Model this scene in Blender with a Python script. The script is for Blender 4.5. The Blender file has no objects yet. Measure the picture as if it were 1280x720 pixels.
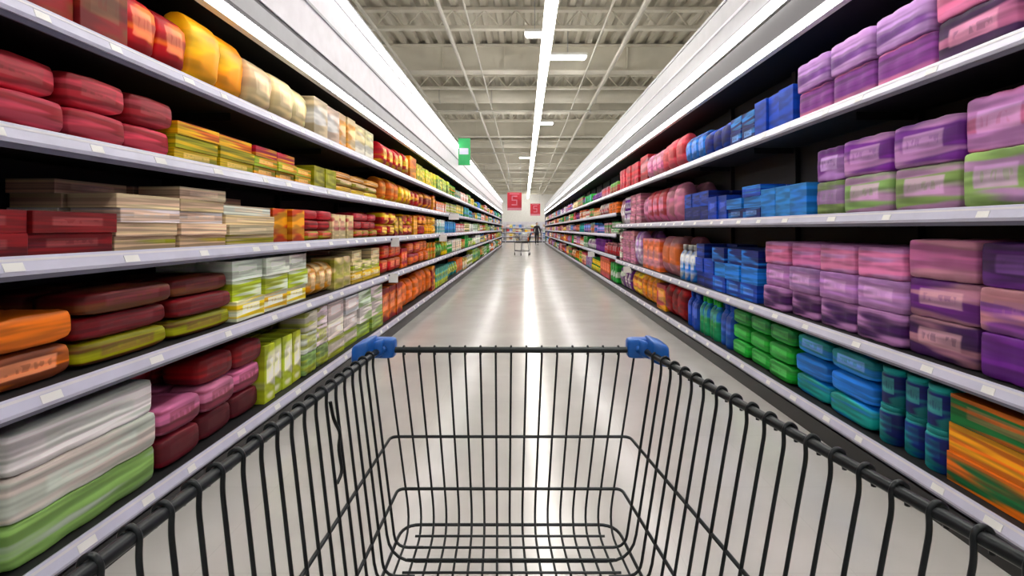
import bpy, math, random
import numpy as np
from mathutils import Vector
random.seed(23); np.random.seed(7)
CAMZ=1.25; F=620.0
XL=1.50; XR=1.72
S=bpy.context.scene
COL=S.collection

# ---------------------------------------------------------------- materials
def new_mat(name):
    m=bpy.data.materials.new(name); m.use_nodes=True
    nt=m.node_tree; b=nt.nodes['Principled BSDF']
    return m,nt,b
def mat(name,col,rough=.5,metal=0.0,var=.06,scale=8.0,emit=0.0,ecol=None,bump=0.0):
    m,nt,b=new_mat(name)
    tc=nt.nodes.new('ShaderNodeTexCoord'); n=nt.nodes.new('ShaderNodeTexNoise')
    n.inputs['Scale'].default_value=scale; n.inputs['Detail'].default_value=3
    nt.links.new(tc.outputs['Object'],n.inputs['Vector'])
    r=nt.nodes.new('ShaderNodeValToRGB')
    r.color_ramp.elements[0].color=[max(0,c*(1-var)) for c in col]+[1]
    r.color_ramp.elements[1].color=[min(1,c*(1+var)) for c in col]+[1]
    r.color_ramp.elements[0].position=.3; r.color_ramp.elements[1].position=.7
    nt.links.new(n.outputs['Fac'],r.inputs['Fac']); nt.links.new(r.outputs['Color'],b.inputs['Base Color'])
    b.inputs['Roughness'].default_value=rough; b.inputs['Metallic'].default_value=metal
    if emit>0:
        b.inputs['Emission Color'].default_value=list(ecol or col)+[1]
        b.inputs['Emission Strength'].default_value=emit
    return m

M_LIP=mat('price_rail_white',(.60,.60,.76),.25)
M_LIPD=mat('price_rail_grey',(.12,.12,.18),.35)
M_BLACK=mat('shelf_black_steel',(.004,.004,.006),.65)
M_KICK=mat('kick_black',(.012,.012,.013),.4)
M_FASC=mat('canopy_white',(.66,.64,.70),.45)
M_FASC2=mat('canopy_grey',(.34,.34,.37),.45)
M_FASC3=mat('canopy_dark',(.04,.036,.045),.45)
M_TUBE=mat('tube_glow_shelf',(1,1,1),.4,emit=8.6,ecol=(1,.97,.95))
M_TUBEC=mat('tube_glow_ceiling',(1,1,1),.4,emit=27,ecol=(1,.965,.90))
M_FIX=mat('fixture_white',(.8,.8,.78),.4)
M_CEIL=mat('ceiling_deck',(.48,.45,.37),.6,var=.08,scale=2)
M_BEAM=mat('beam_paint',(.60,.57,.48),.5,var=.08,scale=2)
M_PIPE=mat('pipe_paint',(.46,.44,.38),.45)
M_WALL=mat('wall_paint',(.72,.71,.69),.7)
M_WIRE=mat('cart_wire_dark',(.022,.026,.028),.35,metal=.5,var=.2,scale=30)
M_BLUE=mat('cart_blue_plastic',(.010,.12,.48),.35,var=.1,scale=20)
M_RUB=mat('rubber_grey',(.05,.05,.05),.7)
M_STEEL=mat('steel_zinc',(.45,.46,.48),.3,metal=.9)
M_RED=mat('sign_red',(.50,.01,.03),.45)
M_WHITE=mat('sign_white',(.8,.8,.8),.5)
M_PINK=mat('sign_pink',(.65,.22,.30),.5)
M_GREEN=mat('sign_green',(.03,.42,.12),.5)

def floor_mat():
    m,nt,b=new_mat('floor_polished_vinyl'); L=nt.links.new
    tc=nt.nodes.new('ShaderNodeTexCoord')
    n=nt.nodes.new('ShaderNodeTexNoise'); n.inputs['Scale'].default_value=1.6; n.inputs['Detail'].default_value=6
    L(tc.outputs['Object'],n.inputs['Vector'])
    r=nt.nodes.new('ShaderNodeValToRGB')
    r.color_ramp.elements[0].color=(.50,.485,.465,1); r.color_ramp.elements[1].color=(.58,.565,.545,1)
    r.color_ramp.elements[0].position=.35; r.color_ramp.elements[1].position=.7
    L(n.outputs['Fac'],r.inputs['Fac'])
    br=nt.nodes.new('ShaderNodeTexBrick'); br.offset=0; br.inputs['Scale'].default_value=1
    br.inputs['Brick Width'].default_value=.6; br.inputs['Row Height'].default_value=.6
    br.inputs['Mortar Size'].default_value=.0015; br.inputs['Color1'].default_value=(1,1,1,1)
    br.inputs['Color2'].default_value=(.97,.97,.97,1); br.inputs['Mortar'].default_value=(.90,.90,.89,1)
    L(tc.outputs['Object'],br.inputs['Vector'])
    mx=nt.nodes.new('ShaderNodeMix'); mx.data_type='RGBA'; mx.blend_type='MULTIPLY'; mx.inputs[0].default_value=1
    L(r.outputs['Color'],mx.inputs[6]); L(br.outputs['Color'],mx.inputs[7]); L(mx.outputs[2],b.inputs['Base Color'])
    n2=nt.nodes.new('ShaderNodeTexNoise'); n2.inputs['Scale'].default_value=5; n2.inputs['Detail'].default_value=4
    L(tc.outputs['Object'],n2.inputs['Vector'])
    mr=nt.nodes.new('ShaderNodeMapRange'); mr.inputs['To Min'].default_value=.13; mr.inputs['To Max'].default_value=.24
    L(n2.outputs['Fac'],mr.inputs['Value']); L(mr.outputs['Result'],b.inputs['Roughness'])
    b.inputs['IOR'].default_value=1.6
    return m
M_FLOOR=floor_mat()

def pack_mat():
    m,nt,b=new_mat('printed_packaging'); L=nt.links.new
    def N(t,**k):
        n=nt.nodes.new(t)
        for a,v in k.items(): setattr(n,a,v)
        return n
    def attr(n):
        a=N('ShaderNodeAttribute'); a.attribute_name=n; return a
    def math_(op,a,bv):
        n=N('ShaderNodeMath',operation=op)
        for i,q in enumerate((a,bv)):
            if q is None: continue
            if isinstance(q,(int,float)): n.inputs[i].default_value=q
            else: L(q,n.inputs[i])
        return n.outputs[0]
    def ss(v,a,bv,o0=0.,o1=1.):
        r=N('ShaderNodeMapRange',interpolation_type='SMOOTHSTEP')
        r.inputs['From Min'].default_value=a; r.inputs['From Max'].default_value=bv
        r.inputs['To Min'].default_value=o0; r.inputs['To Max'].default_value=o1
        L(v,r.inputs['Value']); return r.outputs['Result']
    def noise(sc,loc=(0,0,0),det=1.):
        mp=N('ShaderNodeMapping'); mp.inputs['Scale'].default_value=sc; mp.inputs['Location'].default_value=loc
        L(uv.outputs['Vector'],mp.inputs['Vector'])
        n=N('ShaderNodeTexNoise'); n.inputs['Scale'].default_value=1; n.inputs['Detail'].default_value=det
        L(mp.outputs['Vector'],n.inputs['Vector']); return n.outputs['Fac']
    def mix(f,a,c):
        x=N('ShaderNodeMix',data_type='RGBA')
        L(f,x.inputs[0])
        for i,q in((6,a),(7,c)):
            if isinstance(q,tuple): x.inputs[i].default_value=q
            else: L(q,x.inputs[i])
        return x.outputs[2]
    a1=attr('col'); a2=attr('col2'); uv=attr('puv')
    sp=N('ShaderNodeSeparateXYZ'); L(uv.outputs['Vector'],sp.inputs[0])
    band=ss(noise((.35,1.5,53)),.46,.58,0,.85)
    c=mix(band,a1.outputs['Color'],a2.outputs['Color'])
    au=math_('ABSOLUTE',sp.outputs[0],None)
    vc=math_('ABSOLUTE',math_('SUBTRACT',sp.outputs[1],.08),None)
    lab=math_('MULTIPLY',ss(au,.56,.64,1,0),ss(vc,.36,.46,1,0))
    on=ss(noise((0,0,211),(3,1,7)),.44,.52,0,.6)
    labf=math_('MULTIPLY',lab,on)
    hs=N('ShaderNodeHueSaturation'); hs.inputs['Saturation'].default_value=.8; hs.inputs['Value'].default_value=1.6
    L(a2.outputs['Color'],hs.inputs['Color'])
    c=mix(labf,c,hs.outputs['Color'])
    txt=math_('MULTIPLY',math_('MULTIPLY',ss(noise((7,1.6,17),(1,2,3)),.50,.58,0,.7),ss(vc,.16,.24,1,0)),math_('MULTIPLY',ss(au,.44,.52,1,0),on))
    c=mix(txt,c,a1.outputs['Color'])
    shade=ss(noise((.5,2.6,97),(5,3,1)),.36,.66,.60,1.2)
    h2=N('ShaderNodeHueSaturation'); h2.inputs['Saturation'].default_value=1.05
    L(c,h2.inputs['Color']); L(shade,h2.inputs['Value'])
    L(h2.outputs['Color'],b.inputs['Base Color'])
    b.inputs['Roughness'].default_value=.55
    b.inputs['Specular IOR Level'].default_value=.35
    return m
M_PACK=pack_mat()

# ---------------------------------------------------------------- mesh builder
class MB:
    def __init__(s): s.v=[];s.f=[];s.m=[];s.mats=[]
    def mi(s,m):
        if m not in s.mats: s.mats.append(m)
        return s.mats.index(m)
    def box(s,x0,x1,y0,y1,z0,z1,m):
        if x0>x1:x0,x1=x1,x0
        i=len(s.v); s.v+=[(x0,y0,z0),(x1,y0,z0),(x1,y1,z0),(x0,y1,z0),(x0,y0,z1),(x1,y0,z1),(x1,y1,z1),(x0,y1,z1)]
        s.f+=[tuple(i+k for k in q) for q in ((0,3,2,1),(4,5,6,7),(0,1,5,4),(1,2,6,5),(2,3,7,6),(3,0,4,7))]
        s.m+=[s.mi(m)]*6
    def prism(s,prof,y0,y1,m,closed=True):
        i=len(s.v);n=len(prof)
        s.v+=[(x,y0,z) for x,z in prof]+[(x,y1,z) for x,z in prof]
        for k in range(n if closed else n-1):
            k2=(k+1)%n; s.f.append((i+k,i+k2,i+n+k2,i+n+k)); s.m.append(s.mi(m))
        if closed:
            s.f.append(tuple(i+k for k in range(n))[::-1]); s.f.append(tuple(i+n+k for k in range(n))); s.m+=[s.mi(m)]*2
    def rod(s,a,b,r,m,n=8,r2=None):
        a=Vector(a);b=Vector(b);d=(b-a).normalized();u=d.orthogonal().normalized();w=d.cross(u);r2=r if r2 is None else r2
        i=len(s.v)
        for p,rr in((a,r),(b,r2)):
            for k in range(n):
                t=2*math.pi*k/n; s.v.append(tuple(p+u*math.cos(t)*rr+w*math.sin(t)*rr))
        for k in range(n):
            k2=(k+1)%n; s.f.append((i+k,i+k2,i+n+k2,i+n+k)); s.m.append(s.mi(m))
        s.f.append(tuple(i+k for k in range(n))[::-1]); s.f.append(tuple(i+n+k for k in range(n))); s.m+=[s.mi(m)]*2
    def obj(s,name,parent=None,smooth=False,bevel=0):
        me=bpy.data.meshes.new(name); me.from_pydata(s.v,[],s.f)
        for m in s.mats: me.materials.append(m)
        me.polygons.foreach_set('material_index',s.m)
        if smooth: me.polygons.foreach_set('use_smooth',[True]*len(s.f))
        me.update(); o=bpy.data.objects.new(name,me); COL.objects.link(o)
        if parent: o.parent=parent
        return o
def empty(name,loc=(0,0,0)):
    e=bpy.data.objects.new(name,None); e.location=loc; e.empty_display_size=.2; COL.objects.link(e); return e

# ---------------------------------------------------------------- room
YB=-3.0; YE=52.0; XW=9.5; ZC=5.45
b=MB(); b.box(-XW,XW,YB,YE,-.12,0,M_FLOOR); b.obj('floor')
b=MB(); b.box(-XW-.2,-XW,YB,YE,0,6,M_WALL); b.obj('wall_left')
b=MB(); b.box(XW,XW+.2,YB,YE,0,6,M_WALL); b.obj('wall_right')
b=MB(); b.box(-XW,XW,YE,YE+.2,0,6,M_WALL); b.obj('wall_back')
b=MB(); b.box(-XW,XW,YB-.2,YB,0,6,M_WALL); b.obj('wall_front')
b=MB(); prof=[]; x=-XW
while x<XW-.01:
    prof+=[(x,ZC),(x+.10,ZC),(x+.14,ZC+.08),(x+.24,ZC+.08)]; x+=.28
prof.append((XW,ZC))
b.prism(prof,YB,YE,M_CEIL,closed=False)
b.box(-XW,XW,YB,YE,ZC+.12,ZC+.2,M_CEIL)
b.obj('ceiling')
XI=XW-.05
bm=MB(); y=3.4
while y<YE:
    bm.box(-XI,XI,y-.16,y+.16,4.84,4.88,M_BEAM); bm.box(-XI,XI,y-.10,y+.10,4.88,5.39,M_BEAM); bm.box(-XI,XI,y-.16,y+.16,5.39,5.44,M_BEAM)
    x=-XI+.6
    while x<XI:
        bm.box(x-.01,x+.01,y-.15,y+.15,4.88,5.39,M_BEAM); x+=1.4
    y+=4.0
bm.obj('ceiling_beam')
tr=MB(); y=1.4
while y<YE:
    tr.box(-XI,XI,y-.06,y+.06,5.37,5.43,M_BEAM); tr.box(-XI,XI,y-.06,y+.06,5.02,5.08,M_BEAM)
    x=-XI
    while x<XI-.6:
        tr.rod((x,y,5.05),(x+.3,y,5.40),.016,M_BEAM,5); tr.rod((x+.3,y,5.40),(x+.6,y,5.05),.016,M_BEAM,5); x+=.6
    y+=4.0
tr.obj('ceiling_truss')
pp=MB()
for x,z,r in((-1.35,4.78,.035),(1.9,4.77,.045),(-2.6,4.76,.03),(3.1,4.76,.03),(-.95,4.80,.018),(1.4,4.80,.018)):
    pp.rod((x,YB+.05,z),(x,YE-.05,z),r,M_PIPE,10)
y=5.4
while y<YE:
    pp.rod((-XI,y+1.1,4.70),(XI,y+1.1,4.70),.03,M_PIPE,8)
    for x in(-1.35,1.9): pp.rod((x,y+.9,4.76),(x,y+.9,4.62),.015,M_STEEL,6); pp.rod((x,y+.9,4.63),(x,y+.9,4.615),.04,M_STEEL,8)
    y+=8
pp.obj('sprinkler_pipe')
for y in(14.4,22.4,30.4,38.4):
    dc=MB(); dc.rod((-XI,y,5.12),(XI,y,5.12),.22,M_BEAM,24)
    x=-XI+1
    while x<XI: dc.rod((x,y,5.12),(x+.04,y,5.12),.235,M_PIPE,24); x+=1.5
    dc.obj('air_duct')

def strip(xc,z,y0,y1,w=.14):
    s=MB()
    s.box(xc-w/2-.02,xc+w/2+.02,y0,y1,z+.035,z+.10,M_FIX)
    y=y0
    while y<y1-.1:
        s.box(xc-w/2,xc+w/2,y+.015,y+2.985,z-.02,z+.034,M_TUBEC); y+=3.0
    y=y0+.7
    while y<y1:
        s.rod((xc,y,z+.10),(xc,y,4.85),.006,M_STEEL,6); y+=3.0
    return s.obj('ceiling_strip_light')
strip(.39,4.40,-2.5,50,.15)
for x in(-5.2,5.6): strip(x,4.40,-2.5,50,.24)  # unseen strips over the side aisles, added to light the ceiling
for y,x0,x1 in((9.0,.05,.34),(10.2,.55,1.25),(16.6,.5,.95),(24.6,-.2,.3)):
    cf=MB()
    cf.box(x0-.04,x1+.04,y-.13,y+.13,4.78,4.83,M_FIX); cf.box(x0,x1,y-.10,y+.10,4.75,4.778,M_TUBEC)
    cf.rod(((x0+x1)/2,y,4.83),((x0+x1)/2,y,5.45),.008,M_STEEL,6)
    cf.obj('ceiling_panel_light')

# ---------------------------------------------------------------- shelving
LV={-1:[.685,.305,-.087,-.504,-1.05], 1:[.69,.08,-.57,-1.05]}
RV_FAR=[.69,.30,-.10,-.52,-1.05]
YSPLIT=9.3
Y0=-2.2; YEND={-1:34.0,1:41.0}
DEP=.52
def shelving(s):
    X=XL if s<0 else XR; ye=YEND[s]; m=MB(); xb=X+DEP
    topz=(1.95 if s<0 else 1.97)+CAMZ
    m.box(s*xb,s*(xb+.04),Y0,ye,0,topz,M_BLACK)
    m.box(s*(X+.05),s*xb,Y0,ye,0,CAMZ-1.05-.06,M_KICK)
    m.box(s*(X+.035),s*(X+.05),Y0,ye,0.0,.10,M_KICK)
    def lvl(z,ya,yb):
        z+=CAMZ
        m.box(s*(X+.012),s*xb,ya,yb,z-.03,z,M_BLACK)
        h=.052
        pr=[(s*(X+.012),z+.004),(s*(X+.004),z+.006),(s*(X-.012),z-h+.012),(s*(X-.008),z-h),(s*(X+.012),z-h)]
        m.prism(pr if s>0 else pr[::-1],ya,yb,M_LIP)
        pr=[(s*(X+.000),z-h),(s*(X+.012),z-h),(s*(X+.012),z-h-.016),(s*(X+.004),z-h-.016)]
        m.prism(pr if s>0 else pr[::-1],ya,yb,M_LIPD)
        # groove along the rail
        pr=[(s*(X+.0005),z-.002),(s*(X-.0025),z-.010),(s*(X-.0005),z-.010),(s*(X+.003),z-.002)]
        m.prism(pr if s>0 else pr[::-1],ya,yb,M_FASC)
        y=ya
        while y<yb:
            m.box(s*(X+.16),s*xb,y+.002,y+.006,z-.075,z-.03,M_BLACK); y+=1.25
    if s<0:
        for z in LV[-1]: lvl(z,Y0,ye)
    else:
        for z in LV[1]: lvl(z,Y0,YSPLIT)
        for z in RV_FAR: lvl(z,YSPLIT,ye)
    y=Y0
    while y<=ye:
        m.box(s*(xb-.04),s*xb,y-.03,y+.03,0,topz,M_BLACK); y+=1.25
    for yy in(Y0-.03,ye): m.box(s*(X+.02),s*(xb+.04),yy,yy+.03,0,topz,M_LIPD)
    c=CAMZ
    if s<0:
        m.box(s*(X-.02),s*(X+.06),Y0,ye,c+1.125,c+1.15,M_FASC3)
        m.box(s*(X+.0),s*(X+.03),Y0,ye,c+1.15,c+1.27,M_FASC2)
        m.box(s*(X+.01),s*(X+.03),Y0,ye,c+1.27,c+1.30,M_FASC3)
        m.box(s*(X+.0),s*(X+.03),Y0,ye,c+1.30,c+1.56,M_FASC)
        m.box(s*(X-.012),s*(X+.03),Y0,ye,c+1.56,c+1.58,M_FASC2)
        m.box(s*(X+.0),s*(X+.03),Y0,ye,c+1.58,c+1.80,M_FASC)
        m.box(s*(X),s*xb,Y0,ye,topz-.03,topz,M_FASC2)
        m.box(s*(X+.03),s*xb,Y0,ye,c+1.15,c+1.17,M_BLACK)
    else:
        m.box(s*X,s*(X+.03),Y0,ye,c+1.30,c+1.47,M_FASC3)
        m.box(s*X,s*(X+.03),Y0,ye,c+1.57,c+1.60,M_FASC3)
        m.box(s*X,s*(X+.03),Y0,ye,c+1.60,c+1.93,M_FASC2)
        m.box(s*(X-.012),s*(X),Y0,ye,c+1.74,c+1.755,M_FASC)
        m.box(s*(X),s*xb,Y0,ye,topz-.03,topz,M_FASC2)
        m.box(s*(X+.03),s*xb,Y0,ye,c+1.28,c+1.30,M_BLACK)
    lv=LV[-1] if s<0 else LV[1]
    for li,z in enumerate(lv):
        y=Y0+.2
        while y<ye-.2:
            if s>0 and y>YSPLIT-.1: break
            w=random.choice([.05,.06,.07]); zz=z+CAMZ
            pr=[(s*(X-.0040),zz-.013),(s*(X-.0140),zz-.038),(s*(X-.0125),zz-.038),(s*(X-.0025),zz-.013)]
            m.prism(pr,y,y+w,M_WHITE); y+=random.uniform(.22,.5)
    m.obj('supermarket_shelf')
    t=MB()
    for z,h in(((1.075,.045),(1.83,.06)) if s<0 else ((1.235,.045),(1.50,.065))):
        t.box(s*(X+.005),s*(X+.05),Y0,ye,c+z,c+z+h,M_FIX)
        y=Y0
        while y<ye-.1:
            t.box(s*(X-.030),s*(X+.004),y+.008,min(y+2.99,ye),c+z+.004,c+z+h-.004,M_TUBE); y+=3.0
    t.obj('shelf_light_strip')
shelving(-1); shelving(1)

# ---------------------------------------------------------------- products
def cube_template(ts,n=8.0):
    ts=np.array(ts); k=len(ts); idx={}; V=[];Fc=[]
    def vid(p):
        key=tuple(np.round(p,5))
        if key not in idx: idx[key]=len(V); V.append(p)
        return idx[key]
    for ax in range(3):
        for sg in(-1,1):
            for i in range(k-1):
                for j in range(k-1):
                    q=[]
                    for a,bb in((i,j),(i+1,j),(i+1,j+1),(i,j+1)):
                        p=[0,0,0]; p[ax]=sg; p[(ax+1)%3]=ts[a]; p[(ax+2)%3]=ts[bb]; q.append(vid(p))
                    Fc.append(q if sg>0 else q[::-1])
    V=np.array(V,float)
    r=(np.abs(V)**n).sum(1)**(1/n)
    return V/r[:,None],np.array(Fc)
def lathe_template(prof,seg=14):
    V=[];Fc=[]
    for r,z in prof:
        for k in range(seg):
            t=2*math.pi*k/seg; V.append((r*math.cos(t),r*math.sin(t),z))
    for i in range(len(prof)-1):
        for k in range(seg):
            k2=(k+1)%seg; Fc.append([i*seg+k,i*seg+k2,(i+1)*seg+k2,(i+1)*seg+k])
    return np.array(V,float),np.array(Fc)
T={}
hi=[-1,-.93,-.6,-.2,.2,.6,.93,1]; lo=[-1,-.88,0,.88,1]
hb=[-1,-.975,0,.975,1]
def deform(kind,V):
    V=V.copy(); x,y,z=V[:,0].copy(),V[:,1].copy(),V[:,2].copy()
    if kind=='bag':
        V[:,0]=x*(1-.80*np.abs(z)**4.0)*(1-.15*np.abs(y)**4)
        V[:,1]=y*(1-.04*(1-z*z))+.015*np.sin(9*z)
        V[:,0]+=.07*np.sin(7*y+3*z)*(1-z*z)
    elif kind=='sack':
        V[:,2]=z*(1-.25*np.abs(y)**5)*(1-.12*np.abs(x)**4)
        V[:,2]+=.05*np.sin(7*y+2*x)*(z>0)
        V[:,0]+=.03*np.sin(9*y+2*z)
    elif kind=='rolls':
        V[:,0]=x*(1+.08*np.abs(np.cos(y*math.pi*1.5))*np.abs(np.cos(z*math.pi)))
        V[:,2]=z*(1+.03*np.abs(np.cos(y*math.pi*1.5)))
    return V
for tag,ts in(('hi',hi),('lo',lo)):
    V,Fc=cube_template(hb if tag=='hi' else [-1,-.95,.95,1],70.0); T['box',tag]=(V,Fc)
    for kd,n in(('bag',9.0),('sack',8.0),('rolls',12.0)):
        tt=ts if kd!='rolls' or tag=='lo' else [-1,-.94,-.67,-.5,-.33,-.17,0,.17,.33,.5,.67,.94,1]
        V,Fc=cube_template(tt,n); T[kd,tag]=(deform(kd,V),Fc)
bp=[(0,-1),(.9,-1),(1,-.93),(1,.2),(.9,.4),(.5,.62),(.36,.68),(.36,.72),(.46,.72),(.46,.97),(.4,1),(0,1)]
jp=[(0,-1),(.9,-1),(1,-.92),(1,.6),(.9,.72),(.86,.74),(.92,.76),(.92,.97),(.86,1),(0,1)]
for tag,sg in(('hi',18),('lo',10)):
    T['bottle',tag]=lathe_template(bp,sg); T['jar',tag]=lathe_template(jp,sg)

class PB:
    def __init__(s): s.V=[];s.F=[];s.c1=[];s.c2=[];s.uv=[];s.n=0
    def add(s,kind,c,size,c1,c2,rot=0,lod='hi',seed=None):
        V,Fc=T[kind,lod]; k=len(V)
        P=V*np.array(size)/2
        if rot:
            ca,sa=math.cos(rot),math.sin(rot); P=np.stack([P[:,0]*ca-P[:,1]*sa,P[:,0]*sa+P[:,1]*ca,P[:,2]],1)
        mz=P[:,2].min(); P[:,2]+= -size[2]/2-mz
        s.V.append(P+np.array(c)); s.F.append(Fc+s.n); s.n+=k
        A=np.tile(np.array(list(c1)+[1.]),(k,1)); B=np.tile(np.array(list(c2)+[1.]),(k,1))
        if kind in('bottle','jar'):
            cap=V[:,2]>.7; A[cap]=list(c2)+[1.]
        s.c1.append(A); s.c2.append(B)
        s.uv.append(np.stack([V[:,1],V[:,2],np.full(k,random.random() if seed is None else seed)],1))
    def obj(s,name):
        V=np.concatenate(s.V);Fc=np.concatenate(s.F)
        me=bpy.data.meshes.new(name); me.vertices.add(len(V)); me.vertices.foreach_set('co',V.ravel())
        me.loops.add(Fc.size); me.loops.foreach_set('vertex_index',Fc.ravel().astype(np.int32))
        me.polygons.add(len(Fc)); me.polygons.foreach_set('loop_start',np.arange(0,Fc.size,4,dtype=np.int32))
        me.polygons.foreach_set('use_smooth',np.full(len(Fc),name!='boxed_groceries'))
        me.update(calc_edges=True); me.validate()
        for nm,a in(('col',s.c1),('col2',s.c2)):
            at=me.attributes.new(nm,'FLOAT_COLOR','POINT'); at.data.foreach_set('color',np.concatenate(a).ravel())
        at=me.attributes.new('puv','FLOAT_VECTOR','POINT'); at.data.foreach_set('vector',np.concatenate(s.uv).ravel())
        me.materials.append(M_PACK); o=bpy.data.objects.new(name,me); COL.objects.link(o); return o
KN=('snack_bags','boxed_groceries','wrapped_multipacks','bottled_goods')
G={(s,k):PB() for s in(-1,1) for k in KN}
GK={'bag':'snack_bags','sack':'wrapped_multipacks','rolls':'wrapped_multipacks','box':'boxed_groceries','bottle':'bottled_goods','jar':'bottled_goods'}

C=dict(maroon=(.13,.004,.012),dred=(.26,.008,.012),red=(.54,.012,.02),crim=(.50,.008,.045),orange=(.84,.17,.010),amber=(.92,.38,.015),
 yellow=(.92,.62,.03),cream=(.88,.70,.40),beige=(.66,.53,.36),white=(.82,.82,.78),grey=(.48,.52,.45),olive=(.36,.34,.010),lime=(.45,.55,.04),
 green=(.02,.36,.04),dgreen=(.008,.17,.04),teal=(.0,.29,.30),blue=(.008,.06,.48),navy=(.004,.012,.15),sky=(.04,.22,.68),purple=(.17,.025,.28),
 dpurp=(.05,.008,.09),lilac=(.46,.22,.55),pink=(.62,.18,.36),rose=(.56,.23,.30),brown=(.18,.05,.015),pinkred=(.64,.08,.11),lgreen=(.26,.42,.13),black=(.01,.01,.012))
def jc(n,j=.12):
    c=C[n]; f=1+random.uniform(-j,j); return tuple(min(1,max(0,v*f*(1+random.uniform(-.10,.10)))) for v in c)
ACC={-1:['red','amber','olive','cream','dred','orange'],1:['pink','lilac','blue','rose','dpurp','cream']}
def fill(s,z,ya,yb,kind,w,h,c1,c2,stack=1,rows=2,d=.22,run=2,jit=.03,drop=0.0,mixed=.38):
    X=XL if s<0 else XR; zz=z+CAMZ+.001
    if yb-ya<.6*w: return
    y=ya; gap=.004; tot=h*stack; near=ya<9
    while y<yb-.02:
        lod='hi' if y<8 else 'lo'
        a=random.choice(c1); b2=random.choice(c2); kd,st0,hv,wv,dd,rr=kind,stack,h,w,d,rows
        r_=random.random()
        if near and stack>1 and r_<mixed:
            if tot>.24:
                kd=random.choice(['box','bag','box','jar']); 
                if kd=='jar': st0=2; hv=tot/2*.95; wv=.13; dd=.13; rr=3
                else: st0=1; hv=tot*random.uniform(.72,1.0); wv=random.uniform(.13,.22)
            else:
                kd=random.choice(['box','bag']); st0=1; hv=tot*random.uniform(.8,1.15); wv=random.uniform(.16,.24)
            if isinstance(a,tuple): a=random.choice(a[-2:])
            if random.random()<.3: a=random.choice(ACC[s])
        else:
            hv=h*random.uniform(.84,1.0) if stack==1 else h*random.uniform(.92,1.0); wv=w*random.uniform(.8,1.15)
            if near and stack==1 and random.random()<.25: kd='box' if kind=='bag' else kind; 
        n=max(1,min(run+random.randint(0,1),9) if wv>.15 else run+2)
        rem=yb-y
        if n*wv>rem or rem-n*wv<.6*wv:
            n=max(1,round(rem/wv)) if rem/wv<n+.6 else n
            if n*wv>rem or rem-n*wv<.6*wv: wv=rem/n
        sd=random.random(); base=jc(b2,.1)
        for i in range(n):
            for r in range(rr):
                st=st0 if (r or st0==1 or random.random()>drop) else max(1,st0-1)
                zc=zz
                for k in range(st):
                    cc1=a[min(k,len(a)-1)] if isinstance(a,tuple) else a
                    G[s,GK[kd]].add(kd,(s*(X+.035+random.uniform(0,.028)+dd*(r+.5)),y+wv/2+random.uniform(-.003,.003),zc+hv/2),
                        (dd-.014-random.uniform(0,.015),(wv-gap)*random.uniform(.95,1),hv),jc(cc1,.18),base,
                        random.uniform(-jit,jit) if wv<.3 else random.uniform(-jit,jit)*.6,lod,sd+k*.13)
                    zc+=hv
            y+=wv
def YLf(px): return 930.0/(655-px)
def YRf(px): return 1066.0/(px-655)
L=LV[-1]; B0=.1
fill(-1,L[0],B0,YLf(175),'box',.24,.31,['maroon','dred'],['dred','brown'])
fill(-1,L[0],YLf(175),YLf(255),'bag',.24,.33,['red','dred'],['orange','crim'])
fill(-1,L[0],YLf(255),YLf(325),'bag',.22,.35,['orange','amber'],['yellow','red'])
fill(-1,L[0],YLf(325),YLf(400),'bag',.26,.34,['amber','cream','yellow'],['cream','yellow'])
fill(-1,L[0],YLf(400),YLf(475),'box',.26,.33,['cream','beige','amber'],['white','amber'])
fill(-1,L[1],B0,YLf(235),'sack',.36,.13,['crim','red','pinkred'],['dred','crim'],stack=2,drop=.2,mixed=.15)
fill(-1,L[1],YLf(235),YLf(330),'box',.34,.064,[('olive','yellow','crim'),('olive','olive','orange')],['yellow','orange'],stack=3,mixed=.25)
fill(-1,L[1],YLf(330),YLf(400),'box',.32,.064,[('olive','lime','crim')],['yellow','amber'],stack=3,drop=.3,mixed=.3)
fill(-1,L[1],YLf(400),YLf(480),'sack',.32,.065,[('yellow','olive','amber')],['olive','cream'],stack=3,drop=.5)
fill(-1,L[2],B0,YLf(165),'box',.36,.075,[('maroon','dred')],['maroon','dred'],stack=2,drop=.3,mixed=.2)
fill(-1,L[2],YLf(165),YLf(355),'box',.34,.058,[('olive','cream','white','cream','beige'),('olive','beige','cream','white','cream')],['cream','beige'],stack=5,jit=.05,drop=.3,mixed=.15)
fill(-1,L[2],YLf(355),YLf(478),'sack',.32,.08,[('olive','dred','pinkred')],['red','crim'],stack=3)
fill(-1,L[3],B0,YLf(120),'sack',.44,.12,[('brown','orange'),('orange','brown')],['brown','orange'],stack=2,mixed=.1)
fill(-1,L[3],YLf(120),YLf(305),'sack',.38,.095,[('olive','dred','brown'),('olive','maroon','red')],['maroon','red'],stack=3,drop=.2,mixed=.25)
fill(-1,L[3],YLf(305),YLf(395),'box',.32,.110,[('yellow','lime','white'),('lime','white','white')],['lime','white'],stack=3,jit=.05,drop=.2)
fill(-1,L[3],YLf(395),YLf(482),'box',.32,.105,[('yellow','lime','cream')],['cream','olive'],stack=3,drop=.4)
fill(-1,L[4],B0,YLf(215),'rolls',.42,.150,[('lgreen','white','white'),('lgreen','grey','white')],['white','grey'],stack=3,mixed=.0)
fill(-1,L[4],YLf(215),YLf(340),'sack',.32,.145,[('maroon','pink','dred'),('crim','maroon','rose')],['pink','maroon'],stack=3,drop=.2)
fill(-1,L[4],YLf(340),YLf(420),'rolls',.34,.155,[('lgreen','white','white'),('olive','white','lime')],['white','lime'],stack=3,drop=.3)
fill(-1,L[4],YLf(420),YLf(484),'box',.36,.15,[('lime','white','white')],['white','lgreen'],stack=3,drop=.3)
y0,y1=YLf(484),YLf(548)
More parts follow.
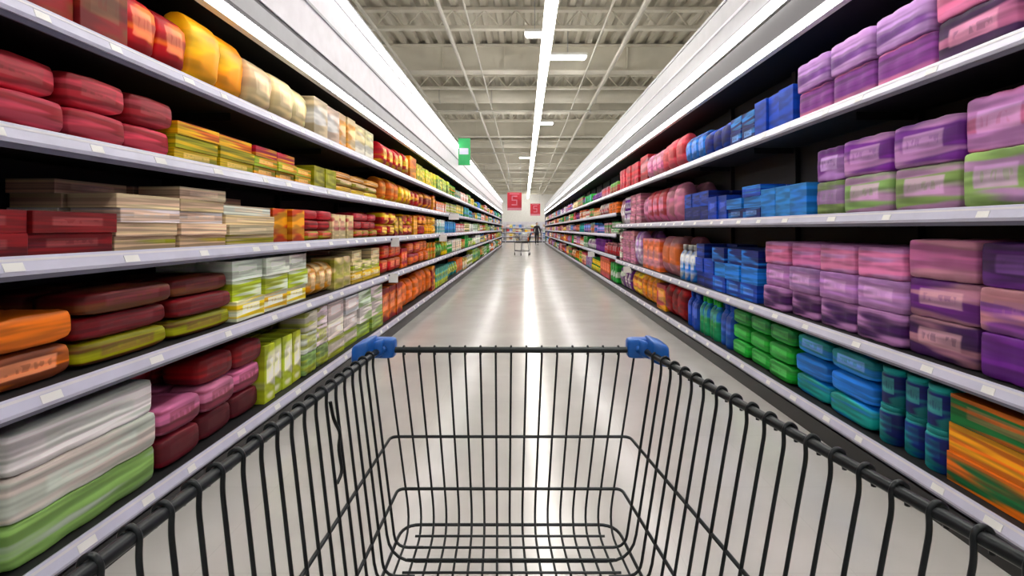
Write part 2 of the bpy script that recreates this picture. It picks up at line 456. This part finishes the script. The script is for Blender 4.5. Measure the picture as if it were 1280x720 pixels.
fill(-1,L[0],y0,YLf(525),'bag',.26,.32,['red','orange'],['amber','yellow'])
fill(-1,L[0],YLf(525),YLf(556),'box',.24,.30,['green','lime'],['yellow','green'])
fill(-1,L[1],y0,y1,'bag',.28,.28,['orange','red','dred'],['yellow','amber'])
fill(-1,L[2],y0,y1,'sack',.32,.15,['red','orange','dred','amber'],['amber','yellow'],stack=2)
fill(-1,L[3],y0,y1,'sack',.34,.17,['dred','red','orange','crim'],['amber','orange'],stack=2)
fill(-1,L[4],y0,y1,'bag',.32,.42,['red','dred','orange'],['amber','orange'])
pal=['green','lime','white','white','sky','yellow','orange','red','lgreen','cream','green','teal']
def far(s,levels,ya,yend,pal):
    for i,z in enumerate(levels):
        hs=[.29,.29,.30,.33,.44][min(i,4)]
        y=ya
        while y<yend-.5:
            ln=random.uniform(.6,1.6); ln=min(ln,yend-y-.05)
            kd=random.choice(['box','box','bag','bottle','jar','rolls'])
            w={'box':.2,'bag':.22,'bottle':.11,'jar':.12,'rolls':.3}[kd]
            hh=hs*random.uniform(.7,1); st=1
            if kd=='jar': st=2; hh/=2
            fill(s,z,y,y+ln,kd,w,hh,[random.choice(pal)],[random.choice(pal)],stack=st,rows=1 if kd in('box','bag','rolls') else 2,d=.22 if w>.15 else w*.85,run=9,mixed=0)
            y+=ln
far(-1,L,YLf(549)+.05,33.9,pal)
R=LV[1]
fill(1,R[0],B0,YRf(1150),'rolls',.40,.19,[('purple','lilac'),('dpurp','pink')],['pink','lilac'],stack=2,mixed=.2)
fill(1,R[0],YRf(1150),YRf(985),'rolls',.34,.175,[('purple','pink'),('pink','lilac')],['lilac','purple'],stack=2,mixed=.25)
fill(1,R[0],YRf(980),YRf(905),'box',.30,.12,['blue','navy'],['blue','sky'],stack=2,drop=.4)
fill(1,R[0],YRf(905),YRf(850),'bag',.25,.30,['blue','sky','navy'],['sky','blue'])
fill(1,R[0],YRf(848),YRf(795),'bag',.28,.40,['pinkred','orange','red','rose'],['red','pink'])
fill(1,R[0],YRf(793),9.2,'box',.26,.38,['rose','pinkred','cream'],['white','red'])
fill(1,R[1],B0,YRf(1185),'rolls',.42,.22,[('lgreen','lilac'),('lgreen','pink')],['lilac','pink'],stack=2,mixed=0)
fill(1,R[1],YRf(1185),YRf(1005),'rolls',.34,.20,[('purple','lilac'),('purple','pink'),('lgreen','purple')],['pink','lilac'],stack=2,mixed=.3)
fill(1,R[1],YRf(1000),YRf(900),'box',.30,.09,[('blue','navy','blue'),('navy','sky','blue')],['blue','sky'],stack=3,drop=.5)
fill(1,R[1],YRf(900),YRf(848),'box',.28,.15,[('navy','blue')],['blue','navy'],stack=2)
fill(1,R[1],YRf(846),YRf(798),'bag',.34,.47,['pinkred','rose'],['orange','pink'])
fill(1,R[1],YRf(796),9.2,'box',.34,.16,['rose','purple'],['white','pink'],stack=3)
fill(1,R[2],B0,YRf(1115),'rolls',.40,.175,[('dpurp','purple','pink'),('purple','rose','dpurp')],['rose','purple'],stack=3,mixed=.1)
fill(1,R[2],YRf(1115),YRf(945),'rolls',.34,.17,[('dpurp','lilac','pink'),('purple','lilac','purple'),('purple','pink','lilac')],['pink','lilac'],stack=3,mixed=.3)
fill(1,R[2],YRf(938),YRf(862),'box',.28,.14,[('navy','blue','navy'),('blue','sky','navy')],['sky','blue'],stack=3,drop=.4)
fill(1,R[2],YRf(860),YRf(842),'bottle',.14,.44,['sky','blue'],['white','navy'],d=.14,rows=3)
fill(1,R[2],YRf(840),YRf(798),'bag',.34,.50,['pinkred','rose'],['pink','orange'])
fill(1,R[2],YRf(796),9.2,'box',.34,.18,['purple','rose','lilac'],['white','pink'],stack=3)
fill(1,R[3],B0,YRf(1165),'box',.34,.125,[('dgreen','amber','dgreen'),('navy','yellow','amber')],['orange','yellow'],stack=3,drop=.3,mixed=.1)
fill(1,R[3],YRf(1165),YRf(1080),'sack',.34,.13,[('navy','teal','navy')],['teal','navy'],stack=3,mixed=.2)
fill(1,R[3],YRf(1080),YRf(980),'sack',.32,.13,[('dgreen','teal','teal'),('teal','sky','teal')],['sky','teal'],stack=3,mixed=.3)
fill(1,R[3],YRf(980),YRf(905),'sack',.30,.13,[('green','green','dgreen'),('dgreen','green','blue')],['green','teal'],stack=3,mixed=.3)
fill(1,R[3],YRf(905),YRf(850),'bottle',.15,.39,['blue','navy','sky'],['green','blue'],d=.15,rows=3)
fill(1,R[3],YRf(848),YRf(815),'bag',.28,.39,['red','dred','pinkred'],['amber','red'])
fill(1,R[3],YRf(815),YRf(785),'bag',.28,.39,['yellow','amber'],['yellow','orange'])
fill(1,R[3],YRf(783),9.2,'bag',.28,.39,['purple','rose'],['white','pink'])
pal2=['purple','rose','white','red','cream','green','sky','yellow','pinkred','lilac','white','orange','teal']
far(1,RV_FAR,YSPLIT+.1,40.9,pal2)
for (s,k),g in G.items():
    if g.V: g.obj(k)

for s,px,z,w,h,mm in((-1,487,-.10,.09,.10,M_WHITE),(-1,484,-.49,.10,.10,M_WHITE),(1,790,-.60,.12,.10,M_WHITE),(-1,548,-.1,.13,.12,M_WHITE),(1,744,-.55,.16,.13,M_WHITE),(-1,560,.30,.2,.12,M_WHITE)):
    X=XL if s<0 else XR; y=(YLf if s<0 else YRf)(px)
    f=MB(); f.box(s*(X-.015),s*(X-.018-w),y,y+.002,z+CAMZ-h-.0,z+CAMZ,mm); f.box(s*(X-.013),s*(X-.03),y-.002,y+.004,z+CAMZ-.03,z+CAMZ-.01,M_LIPD)
    f.obj('shelf_price_flag')
gf=MB(); y=YLf(571)
gf.box(-XL+.035,-XL+.30,y,y+.02,CAMZ+1.42,CAMZ+2.02,M_GREEN); gf.box(-XL+.06,-XL+.26,y-.004,y,CAMZ+1.66,CAMZ+1.80,M_LIP)
gf.obj('aisle_flag_sign')

def hsign(x,y,z,w,h):
    e=empty('hanging_aisle_sign',(x,y,z)); m=MB()
    m.box(-w/2,w/2,-.015,.015,-h/2,h/2,M_RED)
    m.box(-w/2,w/2,-.019,-.0151,-h/2,-h/2+.14*h,M_PINK)
    t=.055; a=w*.2
    for q in((-a,a,.26*h,.26*h+t),(-a,-a+t,.06*h,.26*h+t),(-a,a,.04*h,.04*h+t),(a-t,a,-.20*h,.04*h+t),(-a,a,-.22*h,-.22*h+t)):
        m.box(q[0],q[1],-.021,-.0151,q[2],q[3],M_PINK)
    m.box(-w*.35,w*.35,-.021,-.0151,.40*h,.44*h,M_PINK)
    m.obj('board',e)
    r=MB()
    for s in(-1,1): r.rod((s*w*.42,0,h/2),(s*w*.42,0,4.9-z),.006,M_STEEL,6)
    r.obj('hanging_wires',e)
hsign(-.48,25,CAMZ+1.38,.72,.90)
hsign(.84,37,CAMZ+1.43,.74,.90)

e=MB()
e.box(-3.4,3.4,46.2,46.25,0,1.9,M_FASC); 
for z in(.15,.55,.95,1.35): e.box(-3.4,3.4,45.7,46.2,z-.03,z,M_FASC); e.box(-3.4,3.4,45.68,45.70,z-.05,z+.01,M_LIP)
for x in(-3.4,-1.7,0,1.7,3.4): e.box(x-.02,x+.02,45.7,46.25,0,1.9,M_FASC)
e.box(-3.4,3.4,45.72,46.2,0,.12,M_KICK)
e.obj('end_display_shelf')
p=PB()
for z in(.15,.55,.95,1.35):
    x=-3.3
    while x<3.2:
        w=.28; c=random.choice(['red','orange','white','white','sky','cream','yellow','pinkred'])
        if min(abs(x+w/2-q) for q in(-3.4,-1.7,0,1.7,3.4))>.17:
            p.add('box',(x+w/2,45.9,z+.14),(w-.02,.3,.27),jc(c),jc('white'),0,'lo')
        x+=w
p.obj('display_boxes')

# ---------------------------------------------------------------- shopping cart
def fillet(pts,r,n=5):
    out=[Vector(pts[0])]
    for i in range(1,len(pts)-1):
        a,bq,c=Vector(pts[i-1]),Vector(pts[i]),Vector(pts[i+1])
        da=(a-bq);dc=(c-bq); rr=min(r,da.length*.45,dc.length*.45)
        p0=bq+da.normalized()*rr;p1=bq+dc.normalized()*rr
        for k in range(n+1):
            t=k/n; out.append(p0*(1-t)**2+bq*2*t*(1-t)+p1*t*t)
    out.append(Vector(pts[-1])); return out
def curve(name,paths,rad,m,parent,res=3):
    cu=bpy.data.curves.new(name,'CURVE'); cu.dimensions='3D'; cu.bevel_depth=rad; cu.bevel_resolution=res; cu.use_fill_caps=True
    for ps in paths:
        sp=cu.splines.new('POLY'); sp.points.add(len(ps)-1)
        for i,pv in enumerate(ps): sp.points[i].co=(pv[0],pv[1],pv[2],1)
        sp.use_smooth=True
    cu.materials.append(m); o=bpy.data.objects.new(name,cu); COL.objects.link(o); o.parent=parent; return o
def lerp(a,bq,t): return Vector(a)*(1-t)+Vector(bq)*t
def cart(loc,rotz=0,load=False):
    E=empty('shopping_cart',loc); E.rotation_euler=(0,0,rotz)
    c=CAMZ
    FL=Vector((-.292,1.0,c-.244)); FR=Vector((.240,1.0,c-.244)); RL=Vector((-.318,.14,c-.244)); RR=Vector((.412,.14,c-.244))
    fl_=Vector((-.232,.955,c-.575)); fr_=Vector((.176,.955,c-.575)); rl_=Vector((-.262,.14,c-.66)); rr_=Vector((.31,.14,c-.66))
    curve('rim',[fillet([RL,FL,FR,RR],.02)],.0062,M_WIRE,E,5)
    curve('rear_rim',[[RL,rl_,rr_,RR]],.005,M_WIRE,E)
    hoops=[]
    for t in(.5,.79,.985):
        hoops.append(fillet([lerp(RL,rl_,t),lerp(FL,fl_,t),lerp(FR,fr_,t),lerp(RR,rr_,t)],.035 if t>.9 else .014,6))
    curve('hoops',hoops,.0030,M_WIRE,E)
    U=[]; n=24
    for i in range(n):
        t=.012+i/(n-1)*.925
        a=lerp(RL,FL,t);b1=lerp(rl_,fl_,t);b2=lerp(rr_,fr_,t);d=lerp(RR,FR,t)
        oL=Vector((-.009,0,0)); up=Vector((0,0,.0085))
        ptsL=[a+oL-up*1.6,a+oL+up*.6,a+up*1.15,a-oL*.7+up*.2,a-oL*.6-up*2]
        ptsR=[d+oL*.6-up*2,d+oL*.7+up*.2,d+up*1.15,d-oL+up*.6,d-oL-up*1.6]
        if i%2==0: U.append(fillet(ptsL+[b1,b2]+ptsR,.045,5))
        else:
            U.append(fillet(ptsL+[b1,lerp(b1,b2,.12)],.045,5)); U.append(fillet([lerp(b2,b1,.12),b2]+ptsR,.045,5))
    curve('side_wires',U,.0025,M_WIRE,E)
    W=[]; n=17
    for i in range(n):
        t=(i+.6)/(n+.2)
        a=lerp(FL,FR,t); b1=lerp(fl_,fr_,t); r=lerp(rl_,rr_,t)
        up=Vector((0,0,.0085)); o=Vector((0,.008,0))
        W.append(fillet([a+o-up*1.4,a+o+up*.5,a+up,a-o*.5-up*.5,a-o*.3-up*1.5,b1,r],.05,6))
    curve('front_wires',W,.0022,M_WIRE,E)
    X2=[]
    for k in range(7):
        t=.985-.035*k-.02
        X2.append([lerp(rl_,fl_,t)+Vector((.03,0,.004)),lerp(rr_,fr_,t)+Vector((-.03,0,.004))])
    curve('floor_wires',X2,.0022,M_WIRE,E)
    h0=lerp(lerp(RL,FL,.70),lerp(rl_,fl_,.70),.04)+Vector((.008,0,0))
    hk=[h0,h0+Vector((.004,.004,-.03)),h0+Vector((.012,.01,-.05)),h0+Vector((.006,.016,-.075)),h0+Vector((.014,.012,-.11)),h0+Vector((.012,-.004,-.12))]
    curve('coin_hook',[fillet(hk,.015,3)],.0026,M_WIRE,E)
    for s,P in((-1,FL),(1,FR)):
        m=MB()
        V,Fc=cube_template([-1,-.9,-.6,0,.6,.9,1],6.0)
        def blk(cx,cy,cz,sx,sy,sz,tilt=0):
            i=len(m.v)
            for q in V:
                x_,y_,z_=q[0]*sx/2,q[1]*sy/2,q[2]*sz/2
                z_-=abs(tilt)*(x_*s)*0.35
                m.v.append((P.x+cx+x_,P.y+cy+y_,P.z+cz+z_))
            m.f+=[tuple(int(k)+i for k in q) for q in Fc]; m.m+=[m.mi(M_BLUE)]*len(Fc)
        blk(s*-.004,.004,.004,.058,.030,.040)
        blk(s*.022,-.020,.003,.034,.075,.044,1)
        blk(s*.012,.002,.000,.050,.044,.034,1)
        m.rod((P.x-s*.012,P.y-.0105,P.z+.004),(P.x-s*.012,P.y-.0145,P.z+.004),.007,M_BLUE,12)
        m.obj('corner_bumper',E,smooth=True)
    hz=c-.20
    curve('handle_bar',[fillet([(-.36,.14,c-.66),(-.36,.12,hz-.03),(-.36,.03,hz),(.44,.03,hz),(.44,.12,hz-.03),(.44,.14,c-.66)],.04)],.011,M_WIRE,E,4)
    curve('handle_grip',[[(-.30,.03,hz),(.38,.03,hz)]],.016,M_BLUE,E,5)
    curve('chassis',[fillet([(-.33,.14,c-.66),(-.33,.10,.20),(-.21,.74,.20),(-.18,.76,.50),(-.18,.60,.585)],.05),
                     fillet([(.40,.14,c-.66),(.40,.10,.20),(.16,.74,.20),(.14,.76,.50),(.14,.60,.585)],.05),
                     [(-.33,.12,.22),(.40,.12,.22)],[(-.21,.73,.20),(.16,.73,.20)],[(-.27,.5,.20),(.28,.5,.20)],
                     [(-.33,.12,.58),(.40,.12,.58)],[(-.2,.60,.585),(.16,.60,.585)]],.011,M_WIRE,E,4)
    for x,y in((-.33,.14),(.40,.14),(-.21,.71),(.16,.71)):
        w=MB()
        w.rod((x-.016,y,.062),(x+.016,y,.062),.062,M_RUB,24); w.rod((x-.018,y,.062),(x+.018,y,.062),.028,M_STEEL,16)
        for s in(-1,1): w.box(x+s*.022,x+s*.026,y-.018,y+.018,.05,.15,M_STEEL)
        w.box(x-.026,x+.026,y-.02,y+.02,.148,.156,M_STEEL); w.rod((x,y,.155),(x,y,.20),.010,M_STEEL,10)
        w.obj('caster_wheel',E)
    if load:
        q=PB()
        for cx,cy,cz,sx,sy,sz,cc in((-.12,.5,.0,.2,.3,.38,'orange'),(.12,.5,0,.2,.3,.3,'white'),(0,.78,0,.26,.2,.4,'white'),(.0,.28,0,.3,.14,.28,'orange')):
            q.add('box',(cx,cy,.67+sz/2),(sx,sy,sz),jc(cc),jc('white'))
        o=q.obj('groceries'); o.parent=E
    return E
cart((0,0,0))
cart((-.06,23.9,0),rotz=math.radians(186),load=True)

# ---------------------------------------------------------------- person in the distance
def skin_obj(name,verts,edges,radii,m,parent,root=0,sub=2):
    me=bpy.data.meshes.new(name); me.from_pydata(verts,edges,[]); o=bpy.data.objects.new(name,me); COL.objects.link(o); o.parent=parent
    o.modifiers.new('s','SKIN'); 
    for i,r in enumerate(radii):
        sv=me.skin_vertices[0].data[i]; sv.radius=(r if isinstance(r,tuple) else (r,r)); sv.use_root=(i==root)
    sd=o.modifiers.new('d','SUBSURF'); sd.levels=sub; sd.render_levels=sub
    o.modifiers['s'].use_smooth_shade=True
    me.materials.append(m); return o
M_COAT=mat('coat_black',(.012,.012,.016),.8); M_SKIN=mat('skin',(.55,.33,.25),.5); M_HAIR=mat('hair_dark',(.02,.012,.01),.6); M_SHOE=mat('shoe_black',(.01,.01,.01),.4)
P=empty('shopper_person',(.98,37.8,0)); P.rotation_euler=(0,0,math.radians(15))
body_v=[(0,0,.95),(0,0,1.12),(0,.01,1.30),(0,.01,1.42),(0,.0,1.50),
 (-.10,0,.88),(-.11,-.06,.50),(-.10,-.02,.10),(.10,0,.88),(.11,.08,.50),(.12,.16,.12),
 (-.19,.01,1.40),(-.24,.02,1.12),(-.23,-.08,.92),(.19,.01,1.40),(.25,.0,1.12),(.24,-.10,.94)]
body_e=[(0,1),(1,2),(2,3),(3,4),(0,5),(5,6),(6,7),(0,8),(8,9),(9,10),(3,11),(11,12),(12,13),(3,14),(14,15),(15,16)]
body_r=[(.16,.11),(.145,.105),(.17,.11),(.13,.085),.055,.095,.065,.045,.095,.065,.045,.06,.048,.034,.06,.048,.034]
skin_obj('body_clothes',body_v,body_e,body_r,M_COAT,P)
for s,fy in((-1,-.02),(1,.16)):
    skin_obj('shoe',[(s*.105,fy+.03,.05),(s*.11,fy-.06,.045),(s*.112,fy-.17,.035)],[(0,1),(1,2)],[.045,.042,.032],M_SHOE,P)
def hand(wx,wy,wz,s):
    v=[(wx,wy,wz),(wx,wy-.02,wz-.05),(wx,wy-.03,wz-.09)]; e=[(0,1),(1,2)]; r=[.024,(.018,.034),(.015,.034)]
    for k,l in enumerate((.06,.07,.065,.05)):
        oy=(k-1.5)*.018; i=len(v)
        v+=[(wx,wy-.03+oy,wz-.10),(wx-s*.006,wy-.035+oy,wz-.10-l*.5),(wx-s*.02,wy-.04+oy,wz-.10-l)]; e+=[(2,i),(i,i+1),(i+1,i+2)]; r+=[.009,.008,.007]
    i=len(v); v+=[(wx-s*.01,wy-.05,wz-.06),(wx-s*.02,wy-.07,wz-.10)]; e+=[(1,i),(i,i+1)]; r+=[.010,.008]
    skin_obj('hand',v,e,r,M_SKIN,P,sub=1)
hand(-.23,-.10,.90,-1); hand(.24,-.12,.92,1)
def ellip(name,c,r,m,n=24,fn=None):
    V=[];Fc=[]
    for i in range(n//2+1):
        ph=math.pi*i/(n//2)
        for j in range(n):
            th=2*math.pi*j/n; q=[math.sin(ph)*math.cos(th),math.sin(ph)*math.sin(th),math.cos(ph)]
            p_=[c[k]+q[k]*r[k] for k in range(3)]
            if fn: p_=fn(q,p_)
            V.append(p_)
    for i in range(n//2):
        for j in range(n): Fc.append((i*n+j,(i+1)*n+j,(i+1)*n+(j+1)%n,i*n+(j+1)%n))
    me=bpy.data.meshes.new(name); me.from_pydata(V,[],Fc); me.polygons.foreach_set('use_smooth',[True]*len(Fc)); me.materials.append(m)
    o=bpy.data.objects.new(name,me); COL.objects.link(o); o.parent=P; return o
def hf(q,p_):
    if q[2]<0: p_[0]*=1+.25*q[2]; 
    if q[1]<-.8 and -.35<q[2]<.1 and abs(q[0])<.2: p_[1]-=.018
    return p_
ellip('head',(0,-.01,1.61),(.075,.095,.115),M_SKIN,fn=hf)
ellip('hair',(0,.012,1.635),(.085,.098,.105),M_HAIR)
for s in(-1,1):
    ellip('ear',(s*.077,0,1.60),(.012,.022,.032),M_SKIN,12); ellip('eye',(s*.03,-.097,1.615),(.012,.008,.007),M_WHITE,12)
ellip('mouth',(0,-.092,1.555),(.022,.008,.006),M_RED,12)

W=bpy.data.worlds.new('store_ambient'); S.world=W; W.use_nodes=True
W.node_tree.nodes['Background'].inputs[0].default_value=(.9,.92,1,1); W.node_tree.nodes['Background'].inputs[1].default_value=.3

cam=bpy.data.cameras.new('camera'); co=bpy.data.objects.new('camera',cam); COL.objects.link(co)
co.location=(0,0,CAMZ); co.rotation_euler=(math.pi/2,0,0)
cam.sensor_width=36; cam.lens=36*F/1280; cam.shift_x=-15/1280; cam.shift_y=-74/1280; cam.clip_start=.02; cam.clip_end=200
S.camera=co
S.view_settings.view_transform='Standard'
